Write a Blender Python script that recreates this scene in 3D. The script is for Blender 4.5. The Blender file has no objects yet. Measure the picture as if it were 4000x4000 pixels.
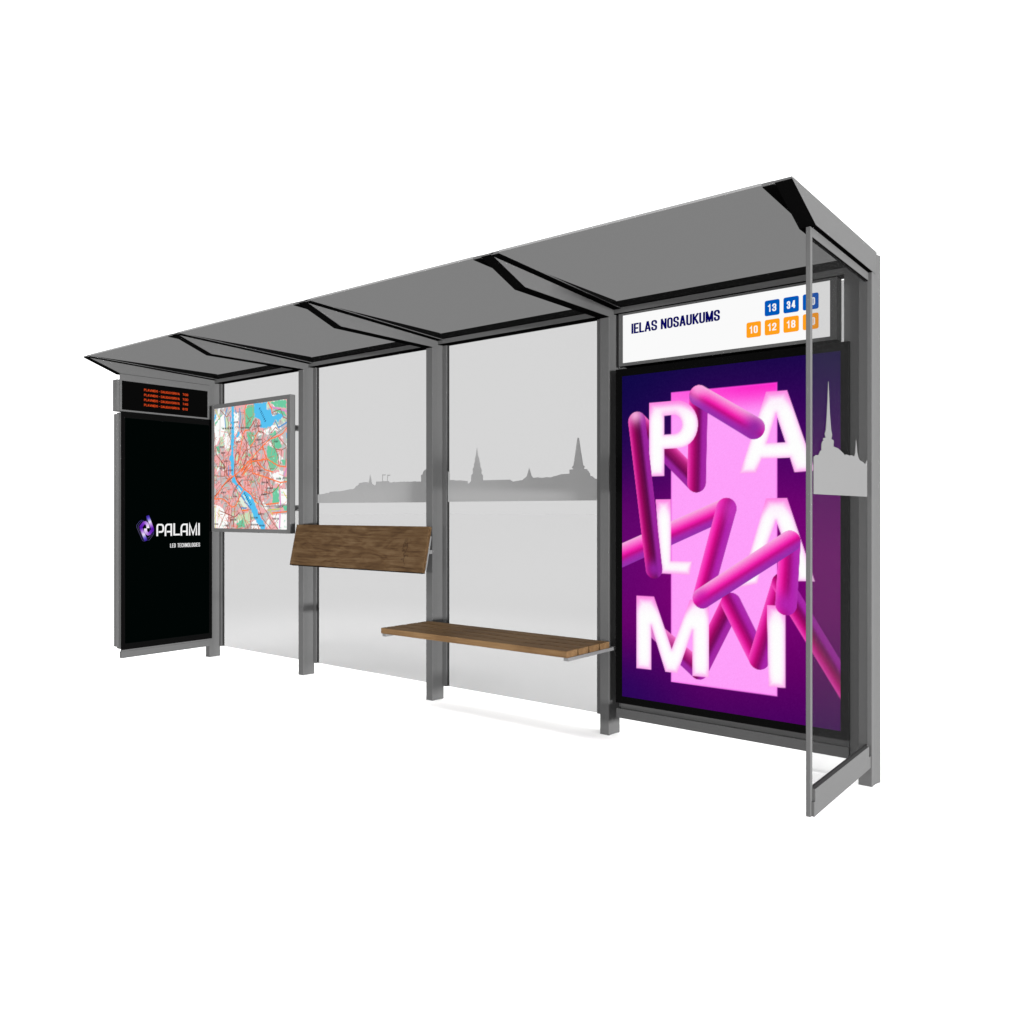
import bpy, bmesh, json, math, random
import numpy as np
from mathutils import Vector

# measured outlines (metres, on the planes of the sign, screens, glass and map)
D = json.loads(r"""{"poster_rect":[[-2.4428,2.078],[-1.2265,2.0805],[-2.4428,0.2426],[-1.2265,0.2425]],"pink":[[-2.1326,1.9579],[-1.5369,1.9574],[-1.5369,0.3666],[-2.1326,0.3654]],"letters":{"P":[[-2.2679,1.4999],[-2.2679,1.913],[-2.0912,1.9115],[-2.0806,1.9101],[-2.0547,1.9024],[-2.0308,1.8891],[-2.0098,1.8707],[-1.9928,1.8483],[-1.9804,1.8228],[-1.9732,1.7954],[-1.9716,1.7673],[-1.9755,1.7399],[-1.9848,1.7144],[-1.9991,1.6918],[-2.0178,1.6734],[-2.0401,1.6599],[-2.0649,1.652],[-2.0912,1.6502],[-2.1735,1.6489],[-2.1735,1.5]],"Pc":[[-2.1735,1.8321],[-2.1104,1.8336],[-2.1065,1.8326],[-2.0897,1.8248],[-2.0763,1.8116],[-2.0678,1.7946],[-2.0654,1.776],[-2.0694,1.7581],[-2.0791,1.7431],[-2.0936,1.733],[-2.1108,1.7291],[-2.1735,1.729]],"A":[[-1.7374,1.5006],[-1.5955,1.9136],[-1.4874,1.9126],[-1.3478,1.5026],[-1.4505,1.4994],[-1.4729,1.5726],[-1.618,1.5737],[-1.6483,1.5013]],"Ac":[[-1.5913,1.6521],[-1.5443,1.7987],[-1.4963,1.6511]],"B":[[-1.7374,0.9056],[-1.5955,1.3706],[-1.4874,1.3711],[-1.3493,0.9582],[-1.4307,0.9556],[-1.4729,1.0681],[-1.608,1.0593],[-1.6416,0.9315]],"Bc":[[-1.5913,1.1289],[-1.5443,1.2565],[-1.4963,1.1313]],"L":[[-2.2279,1.3701],[-2.1326,1.371],[-2.1326,1.0302],[-2.0078,1.0323],[-2.02,0.9585],[-2.1912,0.9592]],"M":[[-2.3492,0.4143],[-2.3492,0.8265],[-2.2378,0.8273],[-2.1287,0.5453],[-2.0181,0.8258],[-1.909,0.8202],[-1.909,0.4152],[-2.004,0.4136],[-2.004,0.6589],[-2.094,0.4156],[-2.1667,0.4156],[-2.2548,0.6632],[-2.2548,0.4156]],"I":[[-1.5913,0.8255],[-1.4955,0.8282],[-1.4955,0.4148],[-1.583,0.4105]]},"tubeA":[[-2.2378,0.981,0.0526],[-2.3471,1.8131,0.0557],[-1.9807,1.4604,0.0552],[-1.9687,1.9286,0.055],[-1.6585,1.7318,0.0573]],"tubeB":[[-2.4745,1.0378,0.0649],[-1.8101,1.3185,0.0565],[-1.9483,0.8364,0.0547],[-1.4729,1.1526,0.0542],[-1.493,0.8356,0.0552]],"tubeC":[[-1.1851,0.4232,0.0492],[-1.5133,0.9392,0.0531],[-1.6332,0.5451,0.0544],[-1.7837,0.8204,0.0563],[-1.9687,0.4522,0.055],[-2.2378,0.6425,0.047]],"ielas":[[-2.4242,2.3315],[-1.8789,2.3335],[-2.4242,2.3905]],"tiles":[[[-1.631,2.3165],[-1.5526,2.3172],[-1.5526,2.3969],[-1.631,2.3969]],[[-1.5324,2.3167],[-1.4537,2.3172],[-1.4537,2.3973],[-1.5324,2.3975]],[[-1.4338,2.3168],[-1.3549,2.3174],[-1.3549,2.3975],[-1.4338,2.3974]],[[-1.7297,2.2169],[-1.6512,2.2181],[-1.6512,2.2972],[-1.7297,2.2952]],[[-1.631,2.217],[-1.5521,2.2179],[-1.5521,2.2971],[-1.631,2.2956]],[[-1.5324,2.2174],[-1.4537,2.2182],[-1.4537,2.2973],[-1.5324,2.2979]],[[-1.4338,2.2173],[-1.3549,2.2173],[-1.3549,2.2972],[-1.4338,2.2982]]],"signpanel":[[-2.4815,2.4466],[-2.4815,2.1686],[-1.298,2.4467],[-1.298,2.1692]],"signframe":[[-2.5073,2.4603],[-2.5073,2.1507],[-1.264,2.4631],[-1.264,2.1511]],"sky2":[[-5.3141,1.3716],[-5.3141,1.4397],[-5.2854,1.441],[-5.2321,1.4443],[-5.2012,1.4512],[-5.1723,1.4486],[-5.1662,1.4592],[-5.1011,1.4616],[-5.0368,1.4622],[-4.9902,1.4665],[-4.9272,1.4749],[-4.8857,1.4758],[-4.8609,1.4874],[-4.8568,1.4956],[-4.8257,1.5059],[-4.82,1.5194],[-4.751,1.5277],[-4.7069,1.5223],[-4.6934,1.5813],[-4.6751,1.5216],[-4.6648,1.508],[-4.6411,1.4978],[-4.6301,1.5073],[-4.6277,1.5275],[-4.5598,1.5281],[-4.5598,1.5791],[-4.5266,1.5782],[-4.5266,1.5713],[-4.5536,1.5721],[-4.5536,1.529],[-4.5074,1.5285],[-4.5059,1.576],[-4.473,1.5746],[-4.4768,1.5668],[-4.5013,1.5669],[-4.502,1.5284],[-4.4875,1.527],[-4.4845,1.519],[-4.454,1.5173],[-4.4351,1.5216],[-4.4238,1.5187],[-4.375,1.5186],[-4.3638,1.5225],[-4.3527,1.5181],[-4.3267,1.5217],[-4.3194,1.5174],[-4.2899,1.5208],[-4.279,1.518],[-4.2353,1.5196],[-4.21,1.52],[-4.2028,1.5178],[-4.1562,1.5178],[-4.1562,1.5647],[-4.1434,1.5663],[-4.1349,1.5859],[-4.1207,1.5982],[-4.103,1.6053],[-4.0819,1.6046],[-4.0609,1.5938],[-4.047,1.5631],[-4.0331,1.5612],[-4.0331,1.5139],[-4.0261,1.3689]],"sky3":[[-3.8964,1.3705],[-3.8964,1.5827],[-3.8869,1.5736],[-3.8805,1.5616],[-3.8813,1.5218],[-3.8487,1.521],[-3.8251,1.5163],[-3.782,1.5171],[-3.7162,1.5097],[-3.7147,1.4947],[-3.7024,1.4944],[-3.6818,1.5112],[-3.6833,1.5262],[-3.6803,1.5502],[-3.6681,1.5613],[-3.6681,1.5785],[-3.6696,1.59],[-3.659,1.604],[-3.6575,1.6068],[-3.6575,1.624],[-3.6491,1.6408],[-3.6491,1.658],[-3.6416,1.6777],[-3.631,1.7315],[-3.6205,1.6768],[-3.6115,1.6565],[-3.61,1.6393],[-3.6032,1.6249],[-3.6032,1.6049],[-3.5927,1.5875],[-3.5912,1.5761],[-3.5942,1.5603],[-3.5808,1.5474],[-3.5786,1.5247],[-3.5778,1.5122],[-3.4624,1.5117],[-3.3478,1.5111],[-3.3232,1.4973],[-3.2847,1.5024],[-3.241,1.5063],[-3.2362,1.5133],[-3.2225,1.5184],[-3.2074,1.5316],[-3.1999,1.5531],[-3.1897,1.581],[-3.1795,1.5525],[-3.1713,1.5306],[-3.1578,1.5184],[-3.1174,1.52],[-3.0907,1.5161],[-3.051,1.5193],[-3.0182,1.5169],[-2.9986,1.5233],[-2.9791,1.5254],[-2.9404,1.5349],[-2.878,1.5362],[-2.878,1.555],[-2.8799,1.5603],[-2.8484,1.5635],[-2.861,1.5754],[-2.8484,1.5869],[-2.8328,1.6721],[-2.819,1.7545],[-2.8091,1.7539],[-2.7954,1.6756],[-2.7781,1.587],[-2.7664,1.5753],[-2.7738,1.5637],[-2.7474,1.5587],[-2.7474,1.5515],[-2.737,1.547],[-2.737,1.5409],[-2.7291,1.535],[-2.726,1.5175],[-2.7127,1.5161],[-2.6975,1.5049],[-2.6915,1.5007],[-2.6734,1.4992],[-2.6435,1.497],[-2.6435,1.3701]],"skyE":[[3.3366,1.372],[3.3366,1.5211],[3.3596,1.5291],[3.3964,1.531],[3.416,1.549],[3.4329,1.5532],[3.4348,1.5778],[3.4458,1.5916],[3.4579,1.593],[3.4538,1.6042],[3.4852,1.6084],[3.475,1.6232],[3.4903,1.6408],[3.5036,1.7081],[3.5222,1.8456],[3.5398,1.7115],[3.5577,1.6427],[3.5703,1.6269],[3.5587,1.6076],[3.5905,1.604],[3.5873,1.5775],[3.6468,1.5743],[3.6855,1.5663],[3.7305,1.555],[3.7419,1.5504],[3.7706,1.5544],[3.8173,1.551],[3.841,1.5551],[3.8867,1.5511],[3.9038,1.5682],[3.9173,1.627],[3.9333,1.5717],[3.9482,1.5525],[3.9695,1.5389],[4.0268,1.5325],[4.0592,1.524],[4.092,1.5457],[4.092,1.3721]],"logo":{"hook1":[[3.5302,1.1649],[3.5283,1.1863],[3.521,1.2024],[3.5081,1.2107],[3.4953,1.208],[3.4698,1.1782],[3.4698,1.1693],[3.5136,1.0584]],"hook2":[[3.5081,1.1616],[3.51,1.1403],[3.5173,1.1241],[3.5302,1.1157],[3.5431,1.1183],[3.569,1.1482],[3.569,1.1571],[3.5265,1.27]],"lines":[[[3.4807,1.2329],[3.4571,1.2225],[3.4325,1.191],[3.4336,1.1734],[3.4825,1.061],[3.5026,1.0544]],[[3.4953,1.23],[3.4716,1.2189],[3.4462,1.1873],[3.4462,1.1732],[3.4953,1.0607]],[[3.5802,1.1426],[3.5802,1.1139],[3.5412,1.063],[3.521,1.0653]],[[3.5802,1.1247],[3.5339,1.081],[3.521,1.0813]],[[3.518,1.254],[3.518,1.2362],[3.5486,1.1449]]],"letters":[[[3.612,1.0953],[3.612,1.1744],[3.6146,1.1859],[3.6214,1.1923],[3.6516,1.1919],[3.6618,1.1845],[3.6656,1.1718],[3.6656,1.1519],[3.6618,1.1375],[3.6516,1.1305],[3.624,1.1303]],[[3.6854,1.0943],[3.6854,1.1625],[3.6896,1.1787],[3.6972,1.1895],[3.7068,1.1931],[3.7383,1.1927],[3.7383,1.0942]],[[3.6972,1.1314],[3.731,1.1312]],[[3.7647,1.2022],[3.7647,1.1046],[3.8174,1.1049]],[[3.8304,1.0947],[3.8304,1.1621],[3.8351,1.1786],[3.843,1.1889],[3.8529,1.1924],[3.8835,1.1921],[3.8835,1.0946]],[[3.841,1.1313],[3.8763,1.1311]],[[3.9086,1.0952],[3.9086,1.1944],[3.9408,1.1064],[3.972,1.1955],[3.972,1.0952]],[[3.9976,1.202],[3.9976,1.0947]]],"sub":[[3.7279,0.9943],[4.0066,0.9942],[3.7279,1.0289]]},"rows":[[[3.5006,2.3149],[3.8176,2.314],[3.5006,2.3338],[3.8466,2.3109],[3.8975,2.3119]],[[3.5006,2.2721],[3.8176,2.2724],[3.5006,2.291],[3.8466,2.2691],[3.8975,2.2699]],[[3.5006,2.2305],[3.8176,2.2319],[3.5006,2.2494],[3.8466,2.2285],[3.8975,2.229]],[[3.5006,2.1872],[3.8176,2.1897],[3.5006,2.2061],[3.8466,2.1862],[3.8975,2.1865]]],"map_rect":[[-6.5946,2.2115],[-5.5468,2.211],[-6.5946,1.1571],[-5.5468,1.1572]],"map_poly":{"white":[[[-6.5946,2.1228],[-6.4419,2.1538],[-6.4199,2.0357],[-6.464,1.955],[-6.5085,1.9575],[-6.5682,1.8851],[-6.5946,1.8864]],[[-6.4126,2.0062],[-6.34,1.9232],[-6.3472,1.874],[-6.4199,1.8361],[-6.4567,1.9337]],[[-6.2968,2.1596],[-6.2256,2.1461],[-6.2327,1.9993],[-6.2896,1.9452]],[[-6.2825,1.9283],[-6.2185,1.9412],[-6.2185,1.9167],[-6.2682,1.8988]],[[-5.7639,2.0097],[-5.6991,2.0133],[-5.6542,1.9638],[-5.6991,1.9665],[-5.7769,1.9477]],[[-5.8757,1.9774],[-5.79,1.9878],[-5.7965,1.9331],[-5.8625,1.9607]],[[-5.79,1.8777],[-5.7574,1.8799],[-5.7249,1.8195],[-5.7769,1.8377]],[[-5.7444,1.6168],[-5.6224,1.6287],[-5.6097,1.5432],[-5.7314,1.5616]],[[-5.6351,1.4895],[-5.5468,1.4879],[-5.5468,1.361],[-5.6415,1.3693]],[[-6.5946,1.3712],[-6.501,1.3497],[-6.3834,1.2621],[-6.4053,1.154],[-6.5946,1.1559]],[[-6.0377,1.215],[-5.9426,1.2476],[-5.8625,1.1569],[-6.0308,1.1588]],[[-5.7509,1.272],[-5.5468,1.2879],[-5.5468,1.1572],[-5.6606,1.1596]],[[-5.8228,2.2069],[-5.8097,2.1388],[-5.8228,2.1319]],[[-5.7574,2.1034],[-5.6351,2.1216],[-5.6606,2.1041],[-5.7444,2.0829]]],"lite":[[[-6.4273,2.1194],[-6.3907,2.1252],[-6.3725,2.0327],[-6.3472,1.9691],[-6.3617,1.9575],[-6.4273,2.0695]],[[-6.5047,1.9573],[-6.464,1.9592],[-6.4493,1.875],[-6.5047,1.8819]],[[-5.6351,2.0556],[-5.5593,2.058],[-5.6034,2.0148]],[[-6.254,1.2626],[-6.0514,1.3075],[-6.0582,1.2068],[-6.2256,1.1645]]],"green":[[[-6.1308,2.1553],[-6.0996,2.2014],[-6.0035,2.2058],[-5.9899,2.1486],[-5.9967,2.097],[-6.0308,2.0432],[-6.0858,1.9983],[-6.1239,2.021],[-6.1274,2.0739]],[[-5.7704,2.2065],[-5.5593,2.2082],[-5.5593,2.1389],[-5.7055,2.1582]],[[-5.7444,2.1377],[-5.6862,2.141],[-5.5845,2.1177],[-5.5593,2.0773],[-5.6224,2.0935]],[[-6.1135,1.9758],[-6.0035,1.9692],[-5.9967,1.9086],[-6.0514,1.8472],[-6.0858,1.9014]],[[-5.7574,1.8917],[-5.667,1.9101],[-5.6161,1.8375],[-5.6415,1.8117],[-5.7249,1.8234]],[[-5.8097,1.8511],[-5.7185,1.8231],[-5.6606,1.7543],[-5.6862,1.6852],[-5.7185,1.6395],[-5.7639,1.6448],[-5.8162,1.7411],[-5.8228,1.7926]],[[-5.7769,1.9359],[-5.7055,1.9669],[-5.6862,1.9384],[-5.7444,1.9145]],[[-5.7379,1.4913],[-5.6606,1.5055],[-5.6542,1.3733],[-5.7444,1.3739]],[[-6.5682,1.8808],[-6.5159,1.8824],[-6.5085,1.8192],[-6.5532,1.8212]],[[-6.5908,2.0804],[-6.5085,2.1378],[-6.4714,2.1518],[-6.5308,2.11],[-6.5833,2.063]],[[-6.0858,1.7802],[-6.0582,1.7992],[-6.0445,1.7704],[-6.072,1.7594]],[[-6.072,1.5496],[-5.9899,1.5718],[-5.9832,1.5556],[-6.0445,1.5369]],[[-5.6034,1.3536],[-5.5468,1.3533],[-5.5468,1.311],[-5.5908,1.3149]],[[-6.254,1.2051],[-6.1553,1.2466],[-6.1274,1.1738],[-6.254,1.16]],[[-5.6224,1.7217],[-5.5719,1.7274],[-5.5656,1.6809],[-5.6097,1.6863]]],"water":[[[-6.0001,2.2095],[-5.8228,2.2088],[-5.8228,2.1438],[-5.7639,2.151],[-5.7444,2.0829],[-5.6606,2.1041],[-5.5908,2.0796],[-5.6479,2.0527],[-5.6542,2.0298],[-5.712,2.0571],[-5.7314,2.0233],[-5.7704,2.0023],[-5.8294,1.9982],[-5.9091,2.0033],[-5.9091,2.0589],[-5.9494,2.0856],[-5.9899,2.0965]],[[-6.3291,2.2095],[-6.2968,2.2098],[-6.2896,1.9452],[-6.304,1.8307],[-6.2932,1.7397],[-6.2968,1.6246],[-6.2611,1.562],[-6.1974,1.5238],[-6.1343,1.482],[-6.0858,1.4651],[-6.0308,1.4361],[-5.9967,1.3836],[-5.9426,1.2955],[-5.8426,1.1928],[-5.8426,1.1532],[-5.8891,1.1526],[-5.9899,1.2394],[-6.0445,1.3276],[-6.0996,1.3723],[-6.1974,1.4586],[-6.254,1.5086],[-6.2968,1.5546],[-6.3327,1.5595],[-6.3112,1.6003],[-6.3327,1.6256],[-6.34,1.7002],[-6.3472,1.7417],[-6.3762,1.7594],[-6.3327,1.8114],[-6.34,1.9067],[-6.3327,1.9476]],[[-6.2682,1.944],[-6.2256,1.9988],[-6.2044,1.9812],[-6.2185,1.9453]],[[-6.5946,2.1566],[-6.5607,2.1626],[-6.5833,2.1052],[-6.5946,2.1059]],[[-5.5593,1.9464],[-5.5468,1.9495],[-5.5468,1.8918],[-5.5593,1.904]]],"island":[[[-6.2256,1.4181],[-6.1903,1.4381],[-6.0927,1.3399],[-6.1553,1.3401]],[[-6.2469,1.5207],[-6.2256,1.5162],[-6.1798,1.4665],[-6.1974,1.4626]],[[-6.1622,1.4459],[-6.1413,1.4415],[-6.072,1.36],[-6.0927,1.3641]],[[-6.0789,1.4367],[-6.0582,1.4324],[-6.0445,1.4081],[-6.0651,1.4124]]]},"map_line":{"channel":[[[-6.398,2.2004],[-6.4346,2.1283],[-6.4199,2.0274]],[[-6.2115,2.1859],[-6.1974,2.1236],[-6.2115,2.0225]],[[-6.2682,2.178],[-6.2611,2.1487]],[[-6.3472,2.122],[-6.34,2.072]],[[-6.1833,1.438],[-6.0996,1.3682],[-6.0514,1.3277]],[[-6.1833,1.3361],[-6.1135,1.3319]],[[-5.7055,2.045],[-5.6606,1.9875],[-5.553,2.023]],[[-6.3725,1.7013],[-6.3762,1.6185]]],"magenta":[[[-5.7444,2.1612],[-5.5468,2.111]],[[-5.6479,1.513],[-5.6351,1.3732],[-5.6479,1.1714]],[[-5.5593,1.6499],[-5.5845,1.5967]],[[-5.7965,2.2008],[-5.7574,2.1544]]],"yellow":[[[-5.8031,1.3152],[-5.7509,1.3191],[-5.6288,1.3266]],[[-5.7769,1.3073],[-5.7379,1.2721]],[[-6.5833,1.3501],[-6.5757,1.1603]],[[-6.5233,1.3204],[-6.5233,1.2449]],[[-5.5971,1.4618],[-5.5468,1.4072]],[[-5.667,1.5212],[-5.6415,1.4818]],[[-6.5757,2.2016],[-6.5159,2.1173]]],"brown":[[[-6.5047,2.1962],[-6.4053,2.1304],[-6.3762,2.0744],[-6.3689,1.9786],[-6.34,1.9232],[-6.3472,1.8534],[-6.3834,1.8053]],[[-6.34,2.1794],[-6.398,2.1298]],[[-6.1553,2.1002],[-6.1903,2.0211],[-6.1622,1.9624]],[[-6.0103,2.0659],[-5.9696,1.9551]],[[-6.072,1.9975],[-5.9764,2.0755],[-5.9426,2.0293],[-5.9359,1.9771],[-5.8691,1.9571],[-5.8891,1.8472]],[[-5.9899,1.8922],[-5.9696,1.8072],[-5.9494,1.7305]],[[-6.1553,1.9457],[-6.1065,1.8863],[-6.0996,1.7889],[-6.1553,1.7019]],[[-6.2044,1.7036],[-6.1693,1.7838],[-6.1274,1.8225],[-6.0651,1.8277]],[[-6.2825,1.7064],[-6.2682,1.7962],[-6.2327,1.8151],[-6.2115,1.7815],[-6.2327,1.7169],[-6.2825,1.7064],[-6.2825,1.6242],[-6.2469,1.574],[-6.1833,1.5236]],[[-5.8824,1.8429],[-5.836,1.7656],[-5.7965,1.697],[-5.7704,1.645]],[[-5.7704,1.9473],[-5.6991,1.9938],[-5.6734,1.9727]],[[-5.7574,1.8877],[-5.7444,1.8439],[-5.6991,1.8144],[-5.6224,1.803],[-5.5656,1.8196]],[[-5.6991,1.8144],[-5.6606,1.7426],[-5.667,1.6845]],[[-5.667,1.9179],[-5.6097,1.8682],[-5.5593,1.8347],[-5.5656,1.6732]],[[-5.6224,1.7991],[-5.6351,1.695]],[[-5.8492,1.691],[-5.8625,1.6123],[-5.8891,1.5535],[-5.8891,1.4543],[-5.9225,1.4109],[-5.9426,1.3673],[-5.9158,1.3034],[-5.8824,1.2479],[-5.7639,1.1621]],[[-5.8294,1.7298],[-5.8757,1.68]],[[-5.9629,1.719],[-5.9158,1.6774],[-5.9426,1.5667]],[[-5.8162,1.6228],[-5.8294,1.4574]],[[-5.7314,1.5499],[-5.7444,1.5032]],[[-5.7834,1.5668],[-5.79,1.5197]],[[-6.1274,1.5549],[-6.1343,1.5064]],[[-6.1833,1.5725],[-6.254,1.5168],[-6.2968,1.4723]],[[-6.4053,1.7357],[-6.4053,1.6484],[-6.3544,1.5766],[-6.3112,1.5343]],[[-6.4862,1.7471],[-6.4862,1.6634]],[[-6.4419,1.7245],[-6.4346,1.6118],[-6.3762,1.5771]],[[-6.5532,1.6992],[-6.4199,1.6905]],[[-6.5946,1.6203],[-6.4419,1.612]],[[-6.2682,1.5088],[-6.2327,1.4509],[-6.2256,1.3731],[-6.1693,1.3117],[-6.1274,1.2224],[-6.0858,1.1581]],[[-6.3255,1.3366],[-6.3255,1.2871],[-6.3689,1.1586]],[[-6.2896,1.3365],[-6.2896,1.2624],[-6.304,1.1718]],[[-6.3834,1.3451],[-6.4199,1.2953],[-6.5233,1.1609]],[[-6.5159,1.312],[-6.34,1.2705],[-6.2896,1.2542],[-6.2115,1.2954]],[[-6.072,1.3116],[-6.0514,1.2632],[-6.0445,1.1586]],[[-5.9225,1.4109],[-5.8824,1.355],[-5.8162,1.2955],[-5.7574,1.2289],[-5.6734,1.1633]],[[-5.6351,1.5321],[-5.6991,1.4867],[-5.7444,1.4601],[-5.8757,1.4422]],[[-6.5946,1.4346],[-6.4419,1.537],[-6.2825,1.616]],[[-5.7444,2.1181],[-5.6351,2.1371],[-5.5971,2.0684],[-5.553,2.0537]],[[-6.5908,1.9959],[-6.5833,1.8985],[-6.5682,1.8092],[-6.5085,1.7647],[-6.4199,1.6905]]],"orange":[[[-6.5908,1.4219],[-6.4714,1.5251],[-6.3834,1.5814],[-6.2825,1.616],[-6.1974,1.6544],[-6.0445,1.7462],[-5.9494,1.8063],[-5.8757,1.8505],[-5.7769,1.9006],[-5.6606,1.9214],[-5.6034,1.9374],[-5.5468,1.9841]],[[-6.5908,1.4155],[-6.4862,1.4166],[-6.4199,1.3993],[-6.3255,1.3407],[-6.2682,1.3528],[-6.2327,1.3977],[-6.1974,1.4463],[-6.1413,1.4943]],[[-6.1413,1.4943],[-6.0445,1.4484],[-5.9967,1.3997],[-5.9494,1.3713]],[[-6.1413,1.4943],[-6.2256,1.5408],[-6.2682,1.5909],[-6.2825,1.616]],[[-6.0445,1.7462],[-6.0172,1.6287],[-5.836,1.5878],[-5.6351,1.5399],[-5.5468,1.5456]],[[-6.0377,1.7258],[-5.9494,1.7305],[-5.8294,1.7377],[-5.8757,1.8505]],[[-5.8294,1.7436],[-5.667,1.6767],[-5.5656,1.6655]],[[-5.9494,1.7185],[-5.9091,1.6852],[-5.8492,1.6514],[-5.7379,1.6283]],[[-6.1204,2.2031],[-6.1343,2.1596],[-6.1274,1.9928],[-6.1622,1.9583],[-6.1974,1.8339],[-6.2398,1.7171]],[[-6.1274,1.9928],[-6.0789,1.9939]],[[-5.9426,1.9735],[-5.9764,1.9395],[-5.9967,1.8966],[-6.0514,1.8552]],[[-6.1553,1.6328],[-6.0445,1.7221]],[[-6.1833,1.6458],[-6.0858,1.7317]],[[-6.1693,1.6128],[-6.0308,1.6974]],[[-5.8031,2.2052],[-5.7574,2.1544],[-5.7509,2.1108]],[[-6.1763,1.3117],[-6.0858,1.3156]],[[-5.8294,1.3626],[-5.6606,1.3733]],[[-5.7444,1.2916],[-5.5468,1.3033]]],"rail":[[[-6.5047,2.2087],[-6.5122,1.7271],[-6.4862,1.517],[-6.4419,1.4328],[-6.3689,1.403]],[[-6.0582,1.8435],[-6.024,1.7775],[-5.9832,1.6477],[-5.9899,1.5678],[-5.9225,1.4269],[-5.8625,1.343],[-5.5468,1.3572]],[[-6.0582,1.8435],[-5.9494,1.8542],[-5.7834,1.9009],[-5.5468,1.9956]],[[-6.3907,1.1584],[-6.3617,1.3698],[-6.2825,1.5091],[-6.1833,1.5725],[-6.0308,1.5688]],[[-6.1553,1.9498],[-6.0514,1.8432]]]},"map_words":[[[-6.4677,2.0304],[-6.304,2.0242]],[[-6.2896,2.0727],[-6.2398,2.0734]],[[-6.1974,2.0175],[-6.072,2.0136]],[[-5.9832,2.02],[-5.8957,2.0183]],[[-5.9764,1.9035],[-5.8891,1.9028]],[[-5.7379,2.102],[-5.667,2.1046]],[[-6.2575,1.9024],[-6.2044,1.8996]],[[-6.5047,1.8714],[-6.4456,1.8685]],[[-6.4788,1.8158],[-6.4273,1.8156]],[[-6.4493,1.7415],[-6.3834,1.7411]],[[-6.0172,1.7411],[-5.9629,1.743]],[[-6.3725,1.6599],[-6.3112,1.6621]],[[-5.9595,1.647],[-5.8757,1.6444]],[[-5.8824,1.5454],[-5.8097,1.5438]],[[-5.8228,1.4967],[-5.7444,1.4953]],[[-5.6959,1.5725],[-5.6351,1.5709]],[[-5.5971,1.5758],[-5.5468,1.5745]],[[-6.4862,1.471],[-6.4126,1.4699]],[[-6.3112,1.4354],[-6.254,1.4327]],[[-6.3472,1.2312],[-6.254,1.2339]],[[-5.9426,1.2815],[-5.8625,1.2836]],[[-6.0445,1.2512],[-5.9561,1.2516]],[[-6.0377,1.1929],[-5.9494,1.1937]],[[-5.9292,1.1859],[-5.8625,1.1866]],[[-5.7379,1.2447],[-5.6542,1.2451]],[[-6.5946,1.1939],[-6.5308,1.1923]],[[-6.4419,1.1827],[-6.3834,1.1813]],[[-5.8891,1.4443],[-5.8294,1.4475]],[[-6.2469,1.6047],[-6.1974,1.6034]],[[-5.6991,1.3385],[-5.6097,1.344]],[[-6.5085,1.6809],[-6.4346,1.6805]],[[-5.712,1.8775],[-5.667,1.8751]]],"map_text":[[[-5.9225,2.1673],[-5.8393,2.0502]],[[-6.1413,1.4618],[-6.0411,1.3598]]]}""")
METAL_A = .0388; CLEAR_T = .611; END_T = .82; DECAL_A = .24; DECALE_A = .128; GROUND_A = .985
WORLD = 1.8; LOBE_DIR = (.1, -.72, .68); LOBE = 1.001; KEY_AZ = -16; KEY_Z = .4; KEY_L = 4.7; FILL_L = .85; TOP_L = .0; TOP_AZ = -20; TOP_EL = 70; ROOF_T = .346; STRIP_P = 46; BACK_P = 40


S = bpy.context.scene
COL = S.collection

# ------------------------------------------------------------------ materials
def srgb(c):
    return tuple(((v/255)/12.92 if v/255 <= .04045 else ((v/255+.055)/1.055)**2.4) for v in c)

def principled(name, base, rough=.5, spec=.2, var=0.0, scale=30.0):
    m = bpy.data.materials.new(name); m.use_nodes = True
    nt = m.node_tree; b = nt.nodes['Principled BSDF']
    b.inputs['Base Color'].default_value = (*base, 1)
    b.inputs['Roughness'].default_value = rough
    b.inputs['Specular IOR Level'].default_value = spec
    if var:
        tc = nt.nodes.new('ShaderNodeTexCoord'); nz = nt.nodes.new('ShaderNodeTexNoise')
        nz.inputs['Scale'].default_value = scale; nz.inputs['Detail'].default_value = 4
        rp = nt.nodes.new('ShaderNodeValToRGB')
        rp.color_ramp.elements[0].position = .3; rp.color_ramp.elements[1].position = .7
        rp.color_ramp.elements[0].color = (*[v*(1-var) for v in base], 1)
        rp.color_ramp.elements[1].color = (*[v*(1+var) for v in base], 1)
        nt.links.new(tc.outputs['Object'], nz.inputs['Vector'])
        nt.links.new(nz.outputs['Fac'], rp.inputs['Fac'])
        nt.links.new(rp.outputs['Color'], b.inputs['Base Color'])
    return m

def emitter(name, col, strength=1.0, attr=None):
    m = bpy.data.materials.new(name); m.use_nodes = True
    nt = m.node_tree; nt.nodes.clear()
    o = nt.nodes.new('ShaderNodeOutputMaterial'); e = nt.nodes.new('ShaderNodeEmission')
    e.inputs['Strength'].default_value = strength
    if attr:
        a = nt.nodes.new('ShaderNodeAttribute'); a.attribute_name = attr
        nt.links.new(a.outputs['Color'], e.inputs['Color'])
    else:
        e.inputs['Color'].default_value = (*col, 1)
    nt.links.new(e.outputs[0], o.inputs['Surface'])
    return m

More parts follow.
